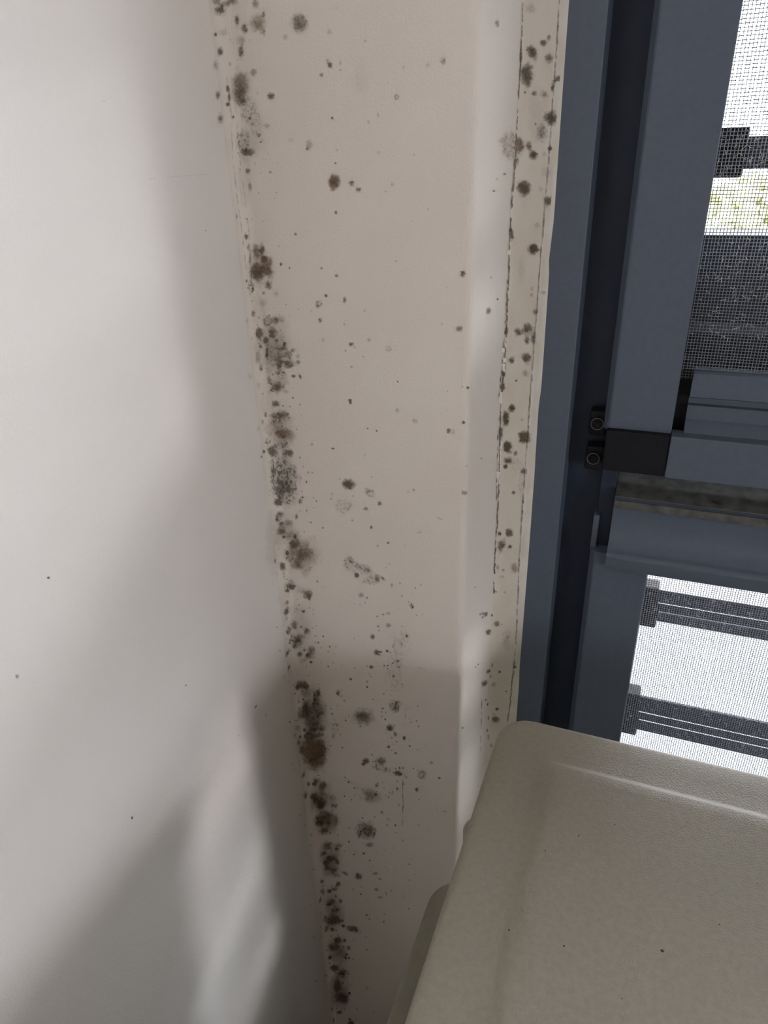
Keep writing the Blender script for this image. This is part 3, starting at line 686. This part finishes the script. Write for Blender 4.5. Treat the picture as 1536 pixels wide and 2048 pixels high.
1022 816 6.5 7 .95 b .3;1022 816 5.5 6 .5 d .4;1011 830 6.5 8 .85 b .3;1011 843 6 9 .85 b .3;1011 836 6 13 .5 d .4;998 838 3 5 .5 f;1043 839 3 4 .4 f;1000 866 4.5 12 1 b .2;1048 874 11.5 12 1 b .5;1048 874 10.5 11 .5 d .6;1041 872 2.2 2.2 1 d;1041 880 2.5 2.5 1 d;1053 881 2 2 1 d;1014 893 9 11 1 b .4;1014 893 8 10 .5 d .5;1030 906 4.5 4.5 .85 f;1015 921 7.5 7 1 b .4;1010 933 4.5 4.5 .85 d .5;1047 942 5.5 7 .85 b;1026 985 4 3.5 .9 b;1017 1065 7 8 .95 b .3;998 1067 4 4 .95 d;1001 1090 8 12 .9 b .4 .4;1019 1093 4 4 .75 b;1028 1136 7 9 .6 f;994 1134 4 5 .45 f;1005 1140 3 3 .55 f;1003 1153 7 3 .5 s;1045 1003 1.5 4 .9 d;1030 930 14 22 .18 s;1040 970 5 30 .2 s
970 1228 5 4 1 b .1 -.5;959 1228 1.6 1.6 .9 d;963 1226 4 3 .5 s;964 1234 1.6 2 .8 d;983 1230 1.4 3 .9 d;993 1247 5.5 6 .65 b 0 .4;1002 1248 1.2 1.2 .8 d;976 1264 4.5 6 1 b .2 .5;1014 1270 8 10 .45 s;1012 1285 8 14 .2 f;987 1181 1.8 6 .95 d;991 1183 2 2 .5 d;1008 1184 3 3 .4 f;976 1342 3 5.5 1 b .1 .6;983 1330 1.6 5 .6 d 0 .2;998 1343 3 3 1 b;968 1366 4.5 6.5 1 b .2 .5;986 1368 5 6.5 .6 f 0 .5;980 1352 1 3 .9 d 0 .2;1011 1382 1.5 1.5 .8 d;970 1399 1.2 2.5 1 d;974 1408 1.5 3 .9 d 0 .3;993 1417 3.5 3.2 1 b;990 1438 7.5 6 .95 b .6;987 1428 3 3 .4 f;1029 1333 3 3 .8 b;975 1435 1.1 4 1 d;973 1460 1.1 4 .9 d;975 1473 2 5 .6 f;981 1490 3 4 .5 f;962 1573 2 2 .7 d
630 1430 26 42 .5 f .5;628 1500 28 40 .55 f .65;645 1600 22 30 .45 f .5;650 1645 24 22 .45 f .5;660 1720 20 30 .4 f .5;668 1830 22 25 .45 f .5;675 1900 18 30 .4 f .45;680 1985 20 35 .45 f .4;520 535 24 40 .3 f .7;545 690 35 50 .25 f .7;562 862 28 34 .42 f .7;605 1110 34 34 .5 f .75;565 1060 20 40 .2 f .7;600 1260 24 50 .18 f .6;615 1390 20 24 .25 f .5;490 350 16 60 .12 f .9;515 620 16 60 .14 f 1;535 800 18 80 .12 f 1;550 1080 22 70 .12 f 1;570 1200 16 60 .12 f .9
95 1155 3 2.5 .9 d;32 1352 4 4 .65 b;262 1635 2.5 4 .75 d;370 1370 1.5 1.5 .9 d;510 1413 2 4 .55 d 0 .5;205 203 3 3 .2 f;409 461 1.2 1.2 .7 d;476 1470 1 1 .6 d;530 1430 1.2 2 .4 d
"""
big = []; small = []; leftw = []
for line in SPOTS.strip().splitlines():
    for s in line.split(';'):
        t = s.split()
        if not t: continue
        x, y, rx, ry, st = [float(v) for v in t[:5]]
        ty = t[5] if len(t) > 5 else 'b'
        tone = float(t[6]) if len(t) > 6 else 0.3
        rot = float(t[7]) if len(t) > 7 else 0.0
        q = (x, y, rx, ry, st, ty, tone, rot)
        if x < 425+0.113*y: leftw.append(q)
        elif max(rx, ry) >= 5 and st >= 0.3: big.append(q)
        else: small.append(q)
# thousands of pinprick specks scattered between the colonies
rr = random.Random(12)
def scatter(n, fx, fy, rmin, rmax, smin, smax):
    for _ in range(n):
        y = fy(); x = fx(y); r = rr.uniform(rmin, rmax)
        small.append((x, y, r, r*rr.uniform(0.8, 1.5), rr.uniform(smin, smax), 'd', 0.2, rr.uniform(-0.5, 0.5)))
corner = lambda y: 435+0.113*y
scatter(190, lambda y: corner(y)+rr.gauss(42, 24), lambda: rr.uniform(620, 2040), 0.8, 2.0, 0.3, 0.9)
scatter(50, lambda y: corner(y)+rr.gauss(42, 26), lambda: rr.uniform(0, 620), 0.7, 1.7, 0.2, 0.7)
scatter(150, lambda y: rr.gauss(775, 42), lambda: rr.gauss(1480, 170), 0.6, 1.5, 0.3, 0.9)
scatter(60, lambda y: rr.uniform(corner(y)+60, 900), lambda: rr.uniform(0, 1750), 0.6, 1.6, 0.15, 0.6)
scatter(35, lambda y: corner(y)-rr.uniform(0, 25), lambda: rr.uniform(1150, 2040), 0.8, 1.8, 0.2, 0.6)
# merge overlapping colonies so every connected growth is one piece
def groups(sp):
    n = len(sp); par = list(range(n))
    def find(i):
        while par[i] != i:
            par[i] = par[par[i]]; i = par[i]
        return i
    for i in range(n):
        for j in range(i+1, n):
            a, b = sp[i], sp[j]
            if abs(a[0]-b[0]) < 0.62*(a[2]+b[2]) and abs(a[1]-b[1]) < 0.62*(a[3]+b[3]):
                par[find(i)] = find(j)
    d = {}
    for i in range(n): d.setdefault(find(i), []).append(sp[i])
    return list(d.values())
for g in groups(big):
    bx = max(g, key=lambda s: s[2]*s[3])
    onreveal = bx[0] > 1035-0.045*bx[1]
    patch(g, 'mould_colony', trim if onreveal else wall_back)
small = [s for s in small if s[0] < 1130-0.073*s[1]]
patch(small, 'mould_specks', wall_back, kind='stuff')
patch(leftw, 'mould_specks', wall_left, kind='stuff')

# cracks in the paint, drawn as narrow dark gaps
def crack(pts, wid, st, seed, name, parent, tone=0.15, gaps=0.45):
    r_ = random.Random(seed); out = []
    for (x0, y0), (x1, y1) in zip(pts[:-1], pts[1:]):
        L = math.hypot(x1-x0, y1-y0); n = max(1, int(L/7))
        for i in range(n):
            if r_.random() < gaps: continue
            t = (i+0.5)/n
            out.append((x0+(x1-x0)*t+r_.uniform(-0.6, 0.6), y0+(y1-y0)*t, wid*r_.uniform(0.5, 1.4), L/n*r_.uniform(0.5, 0.95), st*r_.uniform(0.6, 1.1), 'd', tone,
                        -math.atan2(x1-x0, y1-y0)))
    return patch(out, name, parent, kind='stuff', step=0.6)
crack([(1043, 0), (1040, 110), (1030, 290), (1027, 345), (1022, 400), (1017, 530), (1012, 640), (1007, 740), (1001, 800), (998, 900), (996, 980), (992, 1060), (989, 1110), (986, 1185)], 1.2, 0.95, 1, 'paint_crack', wall_back, gaps=0.15)
crack([(1022, 390), (1016, 530), (1010, 640), (1002, 740), (996, 800), (994, 900), (992, 1000)], 1.0, 0.7, 2, 'paint_crack', wall_back, gaps=0.55)
crack([(1117, 0), (1108, 140), (1098, 290), (1089, 400), (1080, 510), (1073, 610), (1066, 690), (1059, 800), (1050, 920), (1043, 1020), (1037, 1130), (1030, 1290), (1020, 1400), (1015, 1440)], 1.5, 0.5, 3, 'sealant_joint', trim, gaps=0.08)
crack([(964, 1345), (962, 1400), (960, 1500)], 0.9, 0.5, 4, 'paint_crack', wall_back, gaps=0.3)
crack([(806, 1560), (807, 1610), (805, 1650)], 0.9, 0.5, 5, 'paint_crack', wall_back, gaps=0.1)
crack([(452, 150), (460, 210), (466, 330), (478, 430), (490, 520), (500, 600)], 0.8, 0.35, 6, 'paint_crack', wall_back, gaps=0.3)
crack([(470, 200), (482, 330), (500, 480), (503, 560)], 0.8, 0.3, 8, 'paint_crack', wall_back, gaps=0.4)
crack([(295, 358), (340, 354), (415, 348)], 0.9, 0.14, 7, 'paint_crack', wall_left, gaps=0.1)

# curled paint flakes along the crack
def flakes():
    vs, fs = [], []
    r_ = random.Random(21)
    for (x, y) in [(1018, 495), (1016, 505), (1008, 690), (1006, 720), (1005, 735), (1004, 700), (998, 905), (997, 918), (997, 935), (1000, 890), (1000, 795), (995, 955)]:
        wx = r_.uniform(1.5, 4); hy = r_.uniform(4, 13)
        gx = np.array([x-wx, x, x+wx*0.6]*3, float); gy = np.array([y-hy]*3+[y]*3+[y+hy]*3, float)
        gx += np.array([r_.uniform(-1, 1) for _ in range(9)])
        P, bad = to_wall(gx, gy, 0.0)
        lf = np.array([0.0003, 0.0008, 0.0016]*3)*r_.uniform(0.5, 0.9)
        k = len(vs)
        for p, l in zip(P, lf): vs.append((p[0]+bdir.y*l, p[1]-bdir.x*l, p[2]))
        for a in range(2):
            for b in range(2):
                i = k+a*3+b; fs.append((i, i+1, i+4, i+3))
    return vs, fs
obj('paint_flakes', flakes(), 'caulk', wall_back, smooth=True, kind='stuff')
